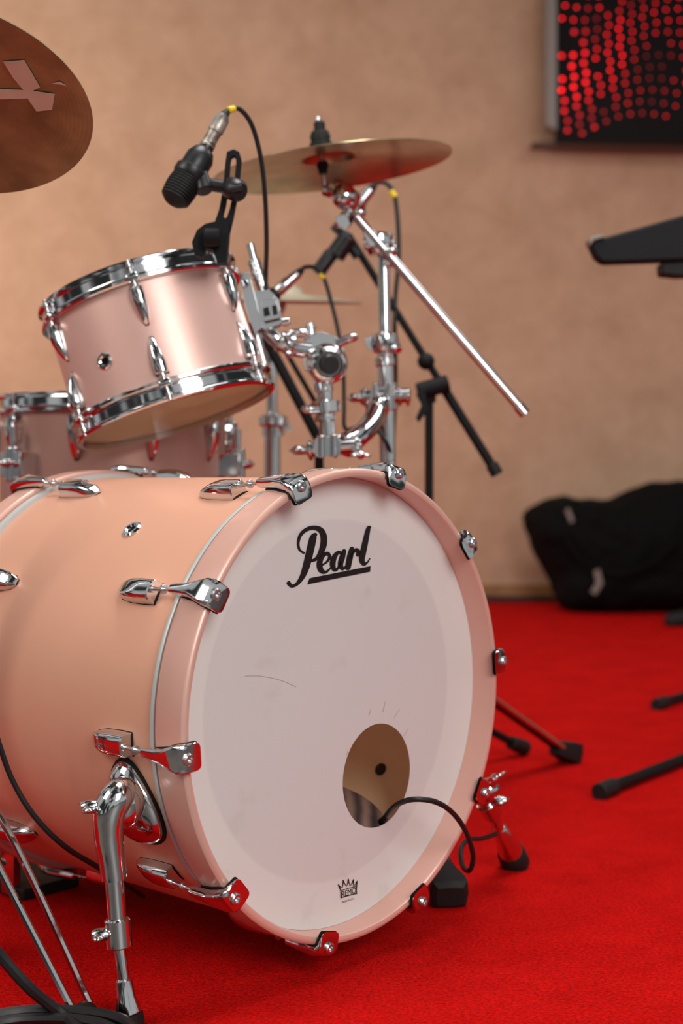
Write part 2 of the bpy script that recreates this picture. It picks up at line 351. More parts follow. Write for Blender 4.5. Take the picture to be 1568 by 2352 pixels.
for k in range(10):
    phi=math.radians(5+36*k)
    for fr in (True, False):
        m=bframe(phi,fr)
        lg=inst(lug_me,'lug',bass,m); inst(lugpad_me,'lug_gasket',lg,Matrix())
        inst(rod_me,'tension_rod',bass,m)
        cl=inst(claw_me,'claw',bass,m); inst(clawpad_me,'rubber_pad',cl,Matrix()); inst(bolt_me,'bolt',cl,Matrix())
grom_me = MB().lathe([(.0135,-.002),(.0135,.0015),(.011,.0035),(.0085,.0035),(.0058,.001),(.0058,-.003)], Matrix(), 28, cap=False).mesh('vent_grommet', M['chrome'])
gromh_me = MB().lathe([(.0060,.0003),(0,.0003)], Matrix(), 20).mesh('vent_opening', M['ink'])
g=inst(grom_me,'vent_grommet',bass,bframe(math.radians(130),True,R0,.2185)); inst(gromh_me,'vent_opening',g,Matrix())
# spurs
def spur(phi, d, pts, label, fs=1.0):
    m = W[bass] @ bframe(math.radians(phi),True,R0,d)
    def ov(s,z):     # mounting plate outline, wrapped round the shell
        o=[]
        for i in range(40):
            t=2*PI*i/40; x=.053*math.cos(t)*s; y=.041*math.sin(t)*(1-.24*math.cos(t))*s
            o.append(m@Vector((x,y,z-x*x/(2*R0)*(1.0 if z<.01 else .5))))
        return o
    sp = MB().loft([ov(1,.000),ov(1,.005),ov(.96,.009),ov(.84,.014),ov(.62,.020),ov(.3,.025)]).build('spur', M['chrome'], bass, label=label, ang=60)
    MB().loft([ov(1.07,-.001),ov(1.07,.002),ov(1.03,.003)]).build('spur_gasket', M['rubber'], sp)
    path,c,e,g_,h_ = pts; b=path[-1]; a=path[-2]
    q=MB(); n_=len(path); q.tube(path,[.013,.0185,.0185,.0165,.0150,.0145][:n_] if n_==6 else [.012,.015,.013],n=20)
    q.cyl(b-(b-a)*.05,c,.0105)
    c2=c+(c-b).normalized()*.026; q.cyl(c-(c-b).normalized()*.006,c2,.0145)
    q.cyl(c2,e,.0065*fs); q.build('spur_tube', M['chrome'], sp)
    q=MB(); q.rev(e-(g_-e).normalized()*.004,g_,[(.007*fs,0),(.009*fs,.05),(.010*fs,.5),(.0145*fs,.95),(.0145*fs,1)]); q.build('spur_foot', M['chrome'], sp)
    MB().rev(g_,h_,[(.0145*fs,0),(.0165*fs,.1),(.0175*fs,.9),(.016*fs,1)]).build('rubber_tip', M['rubber'], sp)
    return sp
def wing(mb, c, sx, s=.016, ax=None):      # wing bolt: hub with two paddles
    ax = Vector((sx,-.25,0)).normalized() if ax is None else ax
    m=align(c,c+ax)
    mb.lathe([(.006,-.012),(.0075,.002),(.0075,.012),(.004,.017)],m,16)
    for sg in (-1,1):
        mb.ball(None,s*.62,.0035,.006,m=m@Matrix.Translation((sg*s*.7,0,.010))@Matrix.Rotation(sg*-.5,4,'Y'),nu=12,nv=8)
    return mb
s1 = spur(200,.114,([P(292,1812,1.60),P(272,1826,1.575),P(252,1866,1.568),P(250,1920,1.570),P(257,1975,1.573),P(262,2016,1.575)],P(270,2122,1.572),P(285,2256,1.566),P(294,2325,1.5635),P(296,2352,1.5635)),'chrome support leg on the near side')
MB().ball(P(280,1845,1.590),.026,.024,.028).build('pivot_knuckle', M['chrome'], s1)
wing(MB(),P(222,1852,1.568),-1,.020).build('wing_bolt', M['chrome'], s1)
wing(MB(),P(246,2146,1.568),-1,.014).build('wing_bolt', M['chrome'], s1)
s2 = spur(-20,.118,([P(1088,1792,2.06),P(1100,1812,2.07),P(1108,1832,2.08)],P(1118,1848,2.09),P(1146,1905,2.14),P(1172,1955,2.18),P(1184,1984,2.2)),'chrome support leg on the far side',1.3)
wing(MB().ball(P(1120,1815,2.07),.018),P(1128,1800,2.06),.6,.024,Vector((.5,-.3,.8)).normalized()).build('wing_bolt', M['chrome'], s2)
wing(MB(),P(1138,1838,2.08),.6,.016).build('wing_bolt', M['chrome'], s2)
# pillow inside
MBp=MB().ball(None,.10,.14,.060,m=W[bass]@Matrix.Translation((.082,.185,.124))@Matrix.Rotation(-.12,4,'Y'),nu=40,nv=20)
tag(MBp.build('pillow', M['stripe']), 'dark striped fabric pillow lying inside the bass drum, seen through the port hole', 'pillow')
# ================================================================ small TOMS
def make_tom(name, label, m, R, L, n, psi0, grommet=None, legs=False, lugL=.057, e0=.042, ws=1.15, sm='tomshell'):
    t = thing(name, label, 'drum', m=m)
    sh = MB().lathe([(R,.014),(R,L-.014)], Matrix(), 96, cap=False).build('shell', M[sm], t, True)
    MB().lathe([(R-.005,.014),(R-.005,L-.014)], Matrix(), 64, cap=False).build('inner_ply', M['wood'], sh, True)
    base=[(R+.001,0),(R+.0075,.0005),(R+.0095,.003),(R+.0095,.0055),(R+.0055,.0080),(R+.0035,.010),(R+.003,.022),(R+.0085,.0255),(R+.011,.028),(R+.011,.032),(R+.009,.034),(R+.001,.034)]
    MB().lathe(base, Matrix(), 96, closed=True).build('hoop', M['chrome'], t, True, label='chrome lower hoop')
    MB().lathe([(r,L-z) for r,z in base], Matrix(), 96, closed=True).build('hoop', M['chrome'], t, True, label='chrome upper hoop')
    MB().lathe([(R+.001,.010),(0,.010)], Matrix(), 64).build('drum_head', M['clear'], t, True, label='tan lower head')
    MB().lathe([(R+.001,L-.010),(0,L-.010)], Matrix(), 64).build('drum_head', M['batter'], t, True, label='pale upper head')
    k_=lugL/.054
    lm = MB().loft([dsec(y*k_,w*ws,h*ws,e=.7) for y,w,h in ((0,.0070,.0115),(.002,.0090,.0145),(.014,.0096,.0155),(.028,.0084,.0138),(.040,.0068,.010),(.049,.0048,.006),(.054,.002,.0025))]).mesh('lug',M['chrome'],ang=50)
    gm = MB().loft([dsec(y*k_,w*ws,h,-.002) for y,w,h in ((-.001,.0098,.003),(.014,.0105,.0032),(.028,.0092,.0032),(.049,.0055,.003),(.0555,.003,.003))]).mesh('lug_gasket',M['rubber'])
    rm = MB().cyl(Vector((0,.008,.0085)),Vector((0,-.030,.0085)),.0025,n=10).cyl(Vector((0,-.006,.0085)),Vector((0,.002,.0085)),.0052,n=12).lathe([(.005,0),(.005,.005),(.0032,.006),(.0032,.011)],align(Vector((0,-.030,.0085)),Vector((0,-.08,.0085))),12).mesh('tension_rod',M['steel'])
    em = MB().loft([rrect(y,w*ws,zb,zt) for y,w,zb,zt in ((-.010,.007,.003,.013),(-.013,.0085,.003,.0145),(-.017,.0085,.003,.0145),(-.020,.007,.003,.013))]).mesh('hoop_ear',M['chrome'])
    for k in range(n):
        ps=psi0+2*PI*k/n; r=Vector((math.sin(ps),-math.cos(ps),0))
        for up in (True,False):
            y=Vector((0,0,-1 if up else 1)); x=y.cross(r); mm=Matrix((x,y,r)).transposed().to_4x4()
            mm.translation=r*R+Vector((0,0,L-e0 if up else e0))
            lg=inst(lm,'lug',t,mm); inst(gm,'lug_gasket',lg,Matrix()); inst(rm,'tension_rod',t,mm); inst(em,'hoop_ear',t,mm)
    if grommet:
        ps,z=grommet; r=Vector((math.sin(ps),-math.cos(ps),0)); y=Vector((0,0,1)); x=y.cross(r); mm=Matrix((x,y,r)).transposed().to_4x4(); mm.translation=r*R+Vector((0,0,z))
        g=inst(grom_me,'vent_grommet',t,mm@Matrix.Scale(.95,4)); inst(gromh_me,'vent_opening',g,Matrix())
    return t
A = Vector((.304,-.095,-.948)).normalized(); Z=-A; X=Vector((1,.0,0)); X=(X-Z*X.dot(Z)).normalized(); Yv=Z.cross(X)
mt = Matrix((X,Yv,Z)).transposed().to_4x4(); mt.translation=P(408,960,2.21)
tom = make_tom('rack_tom', 'small tilted rose-copper tom drum with chrome hoops held above the bass drum', mt, .150, .218, 6, math.radians(3), (math.radians(-27),.090))
mf = Matrix.Translation(Vector(((262-784)/f*2.62,2.62,.33)))
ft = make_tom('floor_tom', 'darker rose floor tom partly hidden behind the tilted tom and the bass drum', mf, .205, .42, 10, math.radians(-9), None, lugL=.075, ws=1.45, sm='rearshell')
for ps in (-38,82,202):
    r=Vector((math.sin(math.radians(ps)),-math.cos(math.radians(ps)),0)); b0=Vector(mf.translation)+r*.232
    lg=MB().tube([b0+Vector((0,0,.36)),b0+Vector((0,0,-.1)),Vector((b0.x,b0.y,.1))+r*.0,Vector((b0.x,b0.y,.03))+r*.03],.0065,smooth=False).build('leg',M['chrome'],ft)
    MB().cyl(Vector((b0.x,b0.y,.0))+r*.035,Vector((b0.x,b0.y,.045))+r*.028,.013).build('rubber_foot',M['rubber'],lg)
    q=MB().box(Matrix.Translation(b0+Vector((0,0,.295))-r*.012)@Matrix.Rotation(math.radians(ps),4,'Z'),.055,.042,.042).cyl(b0+Vector((0,0,.265)),b0+Vector((0,0,.325)),.014)
    wing(q,b0+Vector((0,0,.295))+r*.012,0,.018,(r+Vector((.3,0,.2))).normalized()); q.build('leg_bracket',M['chrome'],ft,bevel=.004)
# ================================================================ CYMBALS
def csurf(r,R):
    z=.020*(R/.2)*(1-(r/R)**1.6); rb=R*.24
    if r<rb: z+=.020*math.sqrt(max(0,1-(r/rb)**2))
    return z
def cymbal(name,label,c,N,R,material,top_mat=None):
    m=align(Vector((0,0,0)),N); m.translation=c
    rs=[R*k/40 for k in range(40,0,-1)]
    prof=[(r,csurf(r,R)) for r in rs]+[(.006,csurf(.006,R))]
    prof2=[(r,z+.0014) for r,z in prof][::-1]
    t=thing(name,label,'cymbal',m=m,group='cymbals')
    MB().lathe(prof+prof2,Matrix(),128,closed=True).build('bronze_disc',material,t,True)
    return t,m
Y1=2.5
Nc=Vector((-.13,-.030,.99)).normalized(); cc=P(760,372,Y1)
cr,mc = cymbal('crash_cymbal','bronze crash cymbal seen edge-on from below at the top of the chrome boom stand',cc-Nc*.012,Nc,.2125,M['bronze'])
Y2=1.75
Nl=Vector((.055,.43,.90)).normalized(); cl_=P(-125,222,Y2)
cl,ml = cymbal('ride_cymbal','large dark brown cymbal with strips of masking tape under it at the upper left',cl_-Nl*.01,Nl,.1815,M['bronze2'])
def onplane(px,py,m,R):
    o=Vector((0,0,H)); d=P(px,py,1)-o; mi=m.inverted(); lo=mi@o; ld=mi.to_3x3()@d
    z=.012
    for _ in range(4):
        t=(z-lo.z)/ld.z; p=lo+ld*t; z=csurf(min(R,math.hypot(p.x,p.y)),R)
    return Vector((p.x,p.y,z-.0012))
for poly in (((8,140),(56,136),(92,198),(62,214),(30,176)),((0,203),(60,205),(126,214),(120,250),(84,254),(64,224),(0,226)),((120,190),(137,186),(152,194),(138,192))):
    mb=MB(); a=mb.ring([onplane(x,y,ml,.1815) for x,y in poly]); b=mb.ring([v.co+Vector((0,0,-.0004)) for v in a]); mb.cap(a); mb.cap(b); mb.bridge(a,b)
    bmesh.ops.triangulate(mb.bm,faces=[q for q in mb.bm.faces if len(q.verts)>4]); mb.build('tape_strip',M['tape'],cl,True)
Y3=2.95
Nh=Vector((.02,-.105,1)).normalized()
ch,mh = cymbal('hi_hat_cymbal','thin pale bronze cymbal seen edge-on, blurred behind the tom mount',P(655,694,Y3),Nh,.160,M['bronze3'])
# ---- crash stand
st = thing('boom_cymbal_stand','chrome boom stand with long slanting rod carrying the crash cymbal','cymbal stand',loc=(.081,Y1,0),group='cymbal stands')
base=Vector((.081,Y1,0))
def pr(px): return px/f*Y1
q=MB(); q.cyl(P(880,545,Y1),P(884,770,Y1),pr(14)); q.build('upper_tube',M['chrome'],st)
q=MB(); q.cyl(P(884,765,Y1),P(890,1060,Y1),pr(19)); q.cyl(P(890,1060,Y1),base+Vector((0,0,.12)),pr(19)); q.build('lower_tube',M['chrome'],st)
q=MB(); q.rev(P(882,765,Y1),P(884,812,Y1),[(pr(20),0),(pr(32),.1),(pr(34),.5),(pr(28),.9),(pr(20),1)]); q.slab([(840,775),(862,770),(868,800),(850,806),(838,790)],Y1,.012); q.cyl(P(905,785,Y1),P(915,805,Y1-.02),pr(9)); q.cyl(P(883,820,Y1),P(885,842,Y1),pr(24)); q.build('height_collar',M['chrome'],st,bevel=.001)
q=MB(); q.rev(P(868,535,Y1-.01),P(872,585,Y1-.01),[(pr(20),0),(pr(34),.15),(pr(36),.6),(pr(26),1)]); q.cyl(P(835,560,Y1-.02),P(905,556,Y1-.02),pr(15)); q.slab([(832,532),(856,540),(870,566),(848,566)],Y1-.03,.01); q.ball(P(898,575,Y1-.03),pr(16)); q.cyl(P(905,575,Y1-.02),P(890,610,Y1-.01),pr(11)); q.build('boom_clamp',M['chrome'],st,bevel=.001)
q=MB(); q.cyl(P(818,498,Y1-.03),P(1190,932,Y1-.03),pr(11)); q.build('boom_rod',M['steel'],st)
MB().cyl(P(1188,930,Y1-.03),P(1206,952,Y1-.03),pr(13)).build('rod_end_cap',M['chrome'],st)
q=MB(); q.cyl(P(764,430,Y1),P(812,466,Y1-.02),pr(26)); q.ball(P(790,452,Y1-.03),pr(30)); q.ball(P(826,488,Y1-.03),pr(15)); q.cyl(P(800,480,Y1-.03),P(778,520,Y1-.04),pr(11)); q.cyl(P(745,436,Y1),P(775,446,Y1-.01),pr(15)); q.slab([(768,500),(790,490),(804,512),(796,528),(776,518)],Y1-.05,.012); q.build('tilter',M['chrome'],st,bevel=.001)
tp=P(730,268,Y1); bt=P(746,440,Y1)
MB().cyl(bt,tp,pr(6)).build('cymbal_rod',M['steel'],st)
q=MB(); q.rev(P(738,348,Y1),P(736,324,Y1),[(pr(24),0),(pr(26),.3),(pr(26),.8),(pr(18),1)]); q.rev(P(736,326,Y1),P(734,302,Y1),[(pr(22),0),(pr(24),.5),(pr(20),1)]); q.rev(P(734,303,Y1),P(733,278,Y1),[(pr(13),0),(pr(13),.8),(pr(9),1)]); q.build('felt_and_nut',M['rubber'],st)
MB().rev(P(740,372,Y1),P(742,400,Y1),[(pr(12),0),(pr(14),.3),(pr(9),1)]).build('felt_washer',M['rubber'],st)
feet=[Vector((.149,2.0,0)),F(1306,1752),Vector((-.20,2.93,0))]
for i,fp in enumerate(feet):
    d=(fp-base); d.z=0; d.normalize(); top=base+Vector((0,0,.34)); low=base+Vector((0,0,.13)); foot=fp+Vector((0,0,.02))
    q=MB(); sd=Vector((-d.y,d.x,0))*.012
    fe=foot-d*.03+Vector((0,0,.012))
    for s_ in (-1,1): q.tube([top+sd*s_+d*.02,top.lerp(fe,.5)+sd*s_,fe+sd*s_],.0060,n=8,smooth=False)
    q.tube([low,top.lerp(fe,.55)],.005,n=8,smooth=False)
    lg=q.build('leg',M['chrome'],st)
    MB().tube([top.lerp(fe,.1),fe],.0085,n=8,smooth=False).build('leg_insert',M['rubber'],lg)
    md=align(fe,foot+d*.012); 
    MB().loft([[md@Vector((x*w,y*h_,z)) for x,y in ((-1,-1),(-.4,-1.15),(.4,-1.15),(1,-1),(1.1,0),(1,1),(.4,1.1),(-.4,1.1),(-1,1),(-1.1,0))] for z,w,h_ in ((-.03,.012,.011),(-.02,.016,.014),(.0,.018,.016),(.03,.024,.020),(.045,.025,.020),(.052,.018,.013))]).build('rubber_foot',M['rubber'],lg,bevel=.001)
q=MB(); q.cyl(base+Vector((0,0,.32)),base+Vector((0,0,.37)),.02); q.cyl(base+Vector((0,0,.11)),base+Vector((0,0,.15)),.02); q.build('leg_collar',M['chrome'],st)
# ---- stand of the thin cymbal
b3=Vector(((625-784)/f*Y3,Y3,0)); s3=thing('straight_cymbal_stand','blurred chrome straight stand between the tilted tom and the tom mount','cymbal stand',loc=b3,group='cymbal stands')
def p3(px): return px/f*Y3
q=MB(); q.cyl(P(622,760,Y3),P(625,965,Y3),p3(13)); q.cyl(P(625,960,Y3),b3+Vector((0,0,.1)),p3(19)); q.build('tube',M['chrome'],s3)
q=MB(); q.rev(P(627,950,Y3),P(627,1002,Y3),[(p3(22),0),(p3(34),.15),(p3(34),.5),(p3(26),.6),(p3(26),1)]); q.slab([(650,955),(672,985),(664,992),(645,980)],Y3-.02,.012); q.build('height_collar',M['chrome'],s3)
MB().cyl(P(650,700,Y3),P(622,765,Y3),p3(8)).cyl(P(650,680,Y3),P(650,702,Y3),p3(6)).build('top_rod',M['chrome'],s3)
for a in (60,180,300):
    d=Vector((math.cos(math.radians(a)),math.sin(math.radians(a)),0)); q=MB().tube([b3+Vector((0,0,.26)),b3+d*.20+Vector((0,0,.03))],.007,smooth=False).tube([b3+Vector((0,0,.12)),b3+d*.10+Vector((0,0,.145))],.005,smooth=False); lg=q.build('leg',M['chrome'],s3)
    MB().ball(b3+d*.21+Vector((0,0,.018)),.018).build('rubber_foot',M['rubber'],lg)
# ---- left cymbal stand
b2=Vector((P(-125,1100,Y2).x,Y2,0)); s4=thing('tripod_cymbal_stand','chrome double-strut tripod stand under the taped cymbal, its leg reaching into the lower left corner','cymbal stand',loc=b2,group='cymbal stands')
MB().cyl(b2+Vector((0,0,.06)),b2+Vector((0,0,.6)),.012).cyl(b2+Vector((0,0,.6)),cl_-Nl*.03,.008).cyl(cl_-Nl*.04,cl_+Nl*.05,.004).build('tube',M['chrome'],s4)
MB().cyl(cl_+Nl*.020,cl_+Nl*.035,.014).build('felt_and_nut',M['rubber'],s4)
MB().cyl(b2+Vector((0,0,.22)),b2+Vector((0,0,.27)),.02).cyl(b2+Vector((0,0,.06)),b2+Vector((0,0,.09)),.02).build('leg_collar',M['chrome'],s4)
ft0=F(186,2345)
for i,fp in enumerate((ft0, b2+Vector((-.33,-.12,0)), b2+Vector((-.12,.33,0)))):
    d=(fp-b2); d.z=0; L=d.length; d.normalize(); sd=Vector((-d.y,d.x,0))*.017
    q=MB()
    for s_ in (-1,1):
        q.tube([b2+Vector((0,0,.225))+sd*s_,b2+d*L*.28+Vector((0,0,.205))+sd*s_,b2+d*L*.55+Vector((0,0,.140))+sd*s_,fp+Vector((0,0,.016))+sd*s_*.7],.0045,n=8)
    q.tube([b2+Vector((0,0,.08))+d*.02,b2+d*L*.45+Vector((0,0,.150))],.005,n=8,smooth=False)
    lg=q.build('leg',M['chrome'],s4)
    MB().ball(fp+Vector((0,0,.011))+d*.006,.015,.015,.011).build('rubber_foot',M['rubber'],lg)
# ================================================================ TOM HOLDER
Yh=2.32
def ph(px): return px/f*Yh
th = thing('tom_holder','chrome tom mount with ball joint and clamps between the tilted tom and the boom stand','drum mount',loc=P(750,1045,Yh))
q=MB(); q.cyl(P(574,560,Yh-.05),P(584,600,Yh-.05),ph(9)); q.cyl(P(582,596,Yh-.05),P(606,668,Yh-.05),ph(14))
for i in range(5): a_=i/5; q.cyl(P(583+20*a_,602+58*a_,Yh-.05),P(584.5+20*a_,607+58*a_,Yh-.05),ph(15.5))
q.build('knurled_rod',M['steel'],th)
q=MB(); q.slab([(548,630),(572,625),(604,752),(584,765),(562,700)],Yh-.10,.03); q.slab([(578,670),(618,664),(640,690),(648,742),(606,758),(586,722)],Yh-.07,.045); q.slab([(600,690),(630,684),(640,706),(642,730),(606,738)],Yh-.10,.02); q.cyl(P(634,742,Yh-.07),P(666,738,Yh-.07),ph(10)); q.cyl(P(560,650,Yh-.12),P(566,652,Yh-.09),ph(10)); q.build('tom_bracket',M['chrome'],th,bevel=.003)
q=MB(); q.slab([(604,708),(616,704),(620,722),(606,726)],Yh-.113,.006); q.build('bracket_bolt',M['rubber'],th,bevel=.001)
q=MB(); q.slab([(624,702),(634,700),(637,720),(627,723)],Yh-.113,.006); q.build('bracket_bolt',M['rubber'],th,bevel=.001)
q=MB(); q.cyl(P(580,740,Yh-.06),P(612,860,Yh-.06),ph(12)); q.build('tom_rail',M['steel'],th)
q=MB(); q.tube([P(612,756,Yh-.04),P(640,785,Yh-.04),P(672,800,Yh-.03),P(712,806,Yh-.02)],ph(18),n=16); q.cyl(P(640,782,Yh-.045),P(650,787,Yh-.045),ph(25)); q.cyl(P(662,793,Yh-.045),P(676,798,Yh-.045),ph(28)); q.cyl(P(660,775,Yh-.05),P(682,766,Yh-.05),ph(9)); wing(q,P(684,765,Yh-.05),1,.014); q.build('l_arm',M['chrome'],th)
q=MB(); m_=align(P(742,832,Yh+.02),P(758,838,Yh-.06))
q.lathe([(ph(34),0),(ph(44),.012),(ph(47),.05),(ph(45),.062),(ph(39),.07),(ph(31),.072),(ph(29),.066),(0,.066)],m_,36)
q.slab([(700,768),(740,762),(775,775),(790,800),(790,830),(700,850),(692,800)],Yh-.005,.035); q.cyl(P(715,770,Yh-.02),P(711,742,Yh-.02),ph(10)); q.cyl(P(713,756,Yh-.02),P(712,750,Yh-.02),ph(14)); q.cyl(P(770,792,Yh-.03),P(802,778,Yh-.03),ph(10)); wing(q,P(798,779,Yh-.03),1,.014,Vector((.9,-.2,.25)).normalized())
q.cyl(P(740,868,Yh),P(744,900,Yh),ph(22)); q.build('ball_joint',M['chrome'],th,bevel=.002)
MB().cyl(P(754,837,Yh-.047),P(758,838,Yh-.056),ph(22)).build('joint_cap',M['black'],th)
q=MB(); q.cyl(P(744,880,Yh),P(752,1010,Yh),ph(18)); q.rev(P(745,920,Yh),P(748,950,Yh),[(ph(20),0),(ph(34),.1),(ph(34),.9),(ph(20),1)]); q.cyl(P(746,952,Yh),P(747,968,Yh),ph(24)); wing(q,P(716,940,Yh-.02),-1,.013); q.build('post',M['chrome'],th)
# clamp at the foot of the post: bar, saddle blocks, bolts and wing nuts
q=MB(); q.cyl(P(704,1034,Yh-.02),P(830,1022,Yh-.02),ph(17))
for x_ in (712,768,820): q.cyl(P(x_-5,1035-(x_-704)*.095,Yh-.02),P(x_+5,1034-(x_-704)*.095,Yh-.02),ph(24))
q.slab([(724,1006),(776,1002),(784,1020),(780,1046),(726,1050),(718,1030)],Yh-.03,.05)
q.cyl(P(738,1000,Yh-.06),P(738,1052,Yh-.06),ph(7)); q.cyl(P(766,998,Yh-.06),P(766,1050,Yh-.06),ph(7)); q.cyl(P(738,1000,Yh-.06),P(738,1006,Yh-.06),ph(11)); q.cyl(P(766,998,Yh-.06),P(766,1004,Yh-.06),ph(11))
wing(q,P(694,1034,Yh-.03),-1,.020); wing(q,P(822,1040,Yh-.05),1,.014,Vector((.4,-.8,-.3)).normalized()); q.build('base_clamp',M['chrome'],th,bevel=.0025)
q=MB(); q.tube([P(796,1020,Yh),P(824,1002,Yh+.02),P(852,972,Yh+.06),P(868,935,Yh+.10),P(880,915,Yh+.13)],ph(25),n=18); q.cyl(P(790,1026,Yh-.005),P(802,1016,Yh+.005),ph(30)); q.cyl(P(864,944,Yh+.09),P(869,932,Yh+.10),ph(29)); q.build('curved_arm',M['chrome'],th)
q=MB(); q.cyl(P(826,912,Y1-.03),P(942,908,Y1-.03),pr(17)); q.slab([(850,890),(904,886),(906,934),(850,938)],Y1-.03,.06)
for x_ in (836,918,936): q.cyl(P(x_-4,911,Y1-.03),P(x_+4,911,Y1-.03),pr(22))
q.cyl(P(862,880,Y1-.07),P(862,944,Y1-.07),pr(7)); q.cyl(P(894,878,Y1-.07),P(894,942,Y1-.07),pr(7)); wing(q,P(822,914,Y1-.04),-1,.016); q.cyl(P(884,878,Y1),P(886,944,Y1),pr(28)); q.build('stand_clamp',M['chrome'],th,bevel=.0025)
# ================================================================ MICROPHONES
def ym(px,Y): return px/f*Y
Ym=2.06
mic = thing('clip_microphone','black drum microphone with ribbed grille clipped to the rim of the tilted tom','microphone',loc=P(482,596,Ym))
a=P(392,472,Ym-.012); b=P(478,332,Ym+.01); L=(b-a).length; r_=ym(1,Ym)
prof=[(0,-.00),(20*r_,.004),(32*r_,.010)]
for i in range(9): z=.012+i*.0042; prof+=[((35+3*math.sin(i*.35))*r_,z),((35+3*math.sin(i*.35))*r_,z+.0026),((31+3*math.sin(i*.35))*r_,z+.0028),((31+3*math.sin(i*.35))*r_,z+.0040)]
g_=MB().lathe(prof+[(0,.0505)],align(a,b),36).build('grille',M['rubber'],mic)
MB().lathe([(36*r_,.049),(39*r_,.052),(39*r_,.062),(34*r_,.064),(33*r_,.072),(33*r_,.085),(24*r_,.097),(17*r_,.1),(17*r_,L+.002)],align(a,b),36).build('body',M['black'],mic)
c1=P(474,338,Ym+.01); c2=P(516,262,Ym+.01)
q=MB(); q.rev(c1,c2,[(13*r_,-.08),(18*r_,-.04),(18*r_,.1),(16.5*r_,.12),(16*r_,.45),(18.5*r_,.48),(18*r_,.85),(12*r_,.98)]); q.build('connector',M['worn'],mic,label='worn silver plug wrapped in pale tape')
# mount
q=MB(); q.cyl(P(462,420,Ym),P(548,436,Ym-.01),ym(15,Ym)); q.rev(P(526,430,Ym-.02),P(550,440,Ym-.045),[(ym(20,Ym),0),(ym(26,Ym),.2),(ym(26,Ym),.8),(ym(20,Ym),1)]); q.cyl(P(458,400,Ym),P(470,440,Ym-.01),ym(20,Ym)); q.cyl(P(530,436,Ym-.05),P(556,430,Ym-.05),ym(8,Ym)); q.build('swivel',M['black'],mic)
q=MB()
q.ringslab([(521,348),(536,342),(549,348),(554,366),(547,440),(535,500),(526,538),(492,534),(494,505),(503,480),(512,430),(517,372)],
           [(530,362),(536,358),(541,362),(542,372),(536,438),(527,480),(520,500),(514,500),(512,492),(518,470),(524,430),(528,374)],Ym-.005,.014)
q.slab([(440,556),(452,528),(470,514),(494,508),(526,510),(522,560),(518,602),(498,604),(490,574),(470,568),(466,590),(446,584)],Ym,.034); q.cyl(P(468,545,Ym-.03),P(506,545,Ym-.03),ym(21,Ym)); q.build('rim_clamp',M['matte'],mic,bevel=.002)
def cable(label,pts,rpx,bands=(),name='microphone_cable',mname='cable'):
    Ya=sum(p[2] for p in pts)/len(pts)
    t=thing(name,label,'cable',loc=P(*pts[-1]),group='microphone cables')
    pp=[P(*p) for p in pts]; MB().tube(pp,ym(rpx,Ya),n=10).build('cord',M[mname],t)
    MB().rev(pp[0],pp[0]+(pp[1]-pp[0])*.7,[(ym(rpx*2.0,Ya),0),(ym(rpx*1.9,Ya),.3),(ym(rpx*1.3,Ya),1)],16).build('strain_relief',M['rubber'],t)
    for (p,q_) in bands: MB().cyl(P(*p),P(*q_),ym(rpx*1.35,Ya)).build('colour_band',M['yellow'],t)
    return t
cable('black cable with yellow band looping down from the clip microphone on the tilted tom',[(512,268,2.07),(526,252,2.08),(552,252,2.09),(580,292,2.11),(600,370,2.13),(609,460,2.15),(612,560,2.18),(610,640,2.22),(612,720,2.28),(622,800,2.34)],5.6,[((524,253,2.075),(537,250,2.085))])
# black boom stand
Yb=2.85
bs=thing('microphone_stand','black boom microphone stand standing behind the chrome boom cymbal stand','microphone stand',loc=Vector(((985-784)/f*Yb,Yb,0)))
bb=Vector(((985-784)/f*Yb,Yb,0))
q=MB(); q.cyl(P(985,915,Yb),bb+Vector((0,0,.10)),ym(10,Yb)); q.build('post',M['matte'],bs)
MB().cyl(P(800,540,Yb),P(1140,1086,Yb),ym(8.5,Yb)).cyl(P(1010,878,Yb),P(1142,1090,Yb),ym(11,Yb)).build('boom',M['matte'],bs)
MB().cyl(P(1128,1066,Yb),P(1142,1090,Yb),ym(15,Yb)).build('boom_end_cap',M['rubber'],bs)
q=MB(); q.cyl(P(958,900,Yb-.02),P(1030,880,Yb-.02),ym(20,Yb)); q.cyl(P(985,880,Yb),P(985,925,Yb),ym(16,Yb)); q.slab([(955,905),(975,895),(985,940),(962,970),(955,960),(968,930)],Yb-.04,.012); q.ball(P(978,830,Yb-.01),ym(20,Yb)); q.build('boom_clutch',M['matte'],bs,bevel=.002)
for fp in (F(1205,1735),bb+Vector((-.25,.18,0)),bb+Vector((.03,.33,0))):
    q=MB().cyl(bb+Vector((0,0,.16)),fp+Vector((0,0,.014)),.0085); lg=q.build('leg',M['matte'],bs); d=(bb-fp); d.z=.12; d.normalize(); MB().cyl(fp+Vector((0,0,.016))+d*.055,fp+Vector((0,0,.016)),.015,.0175).build('rubber_foot',M['rubber'],lg)
MB().cyl(bb+Vector((0,0,.12)),bb+Vector((0,0,.2)),.016).build('leg_hub',M['matte'],bs)
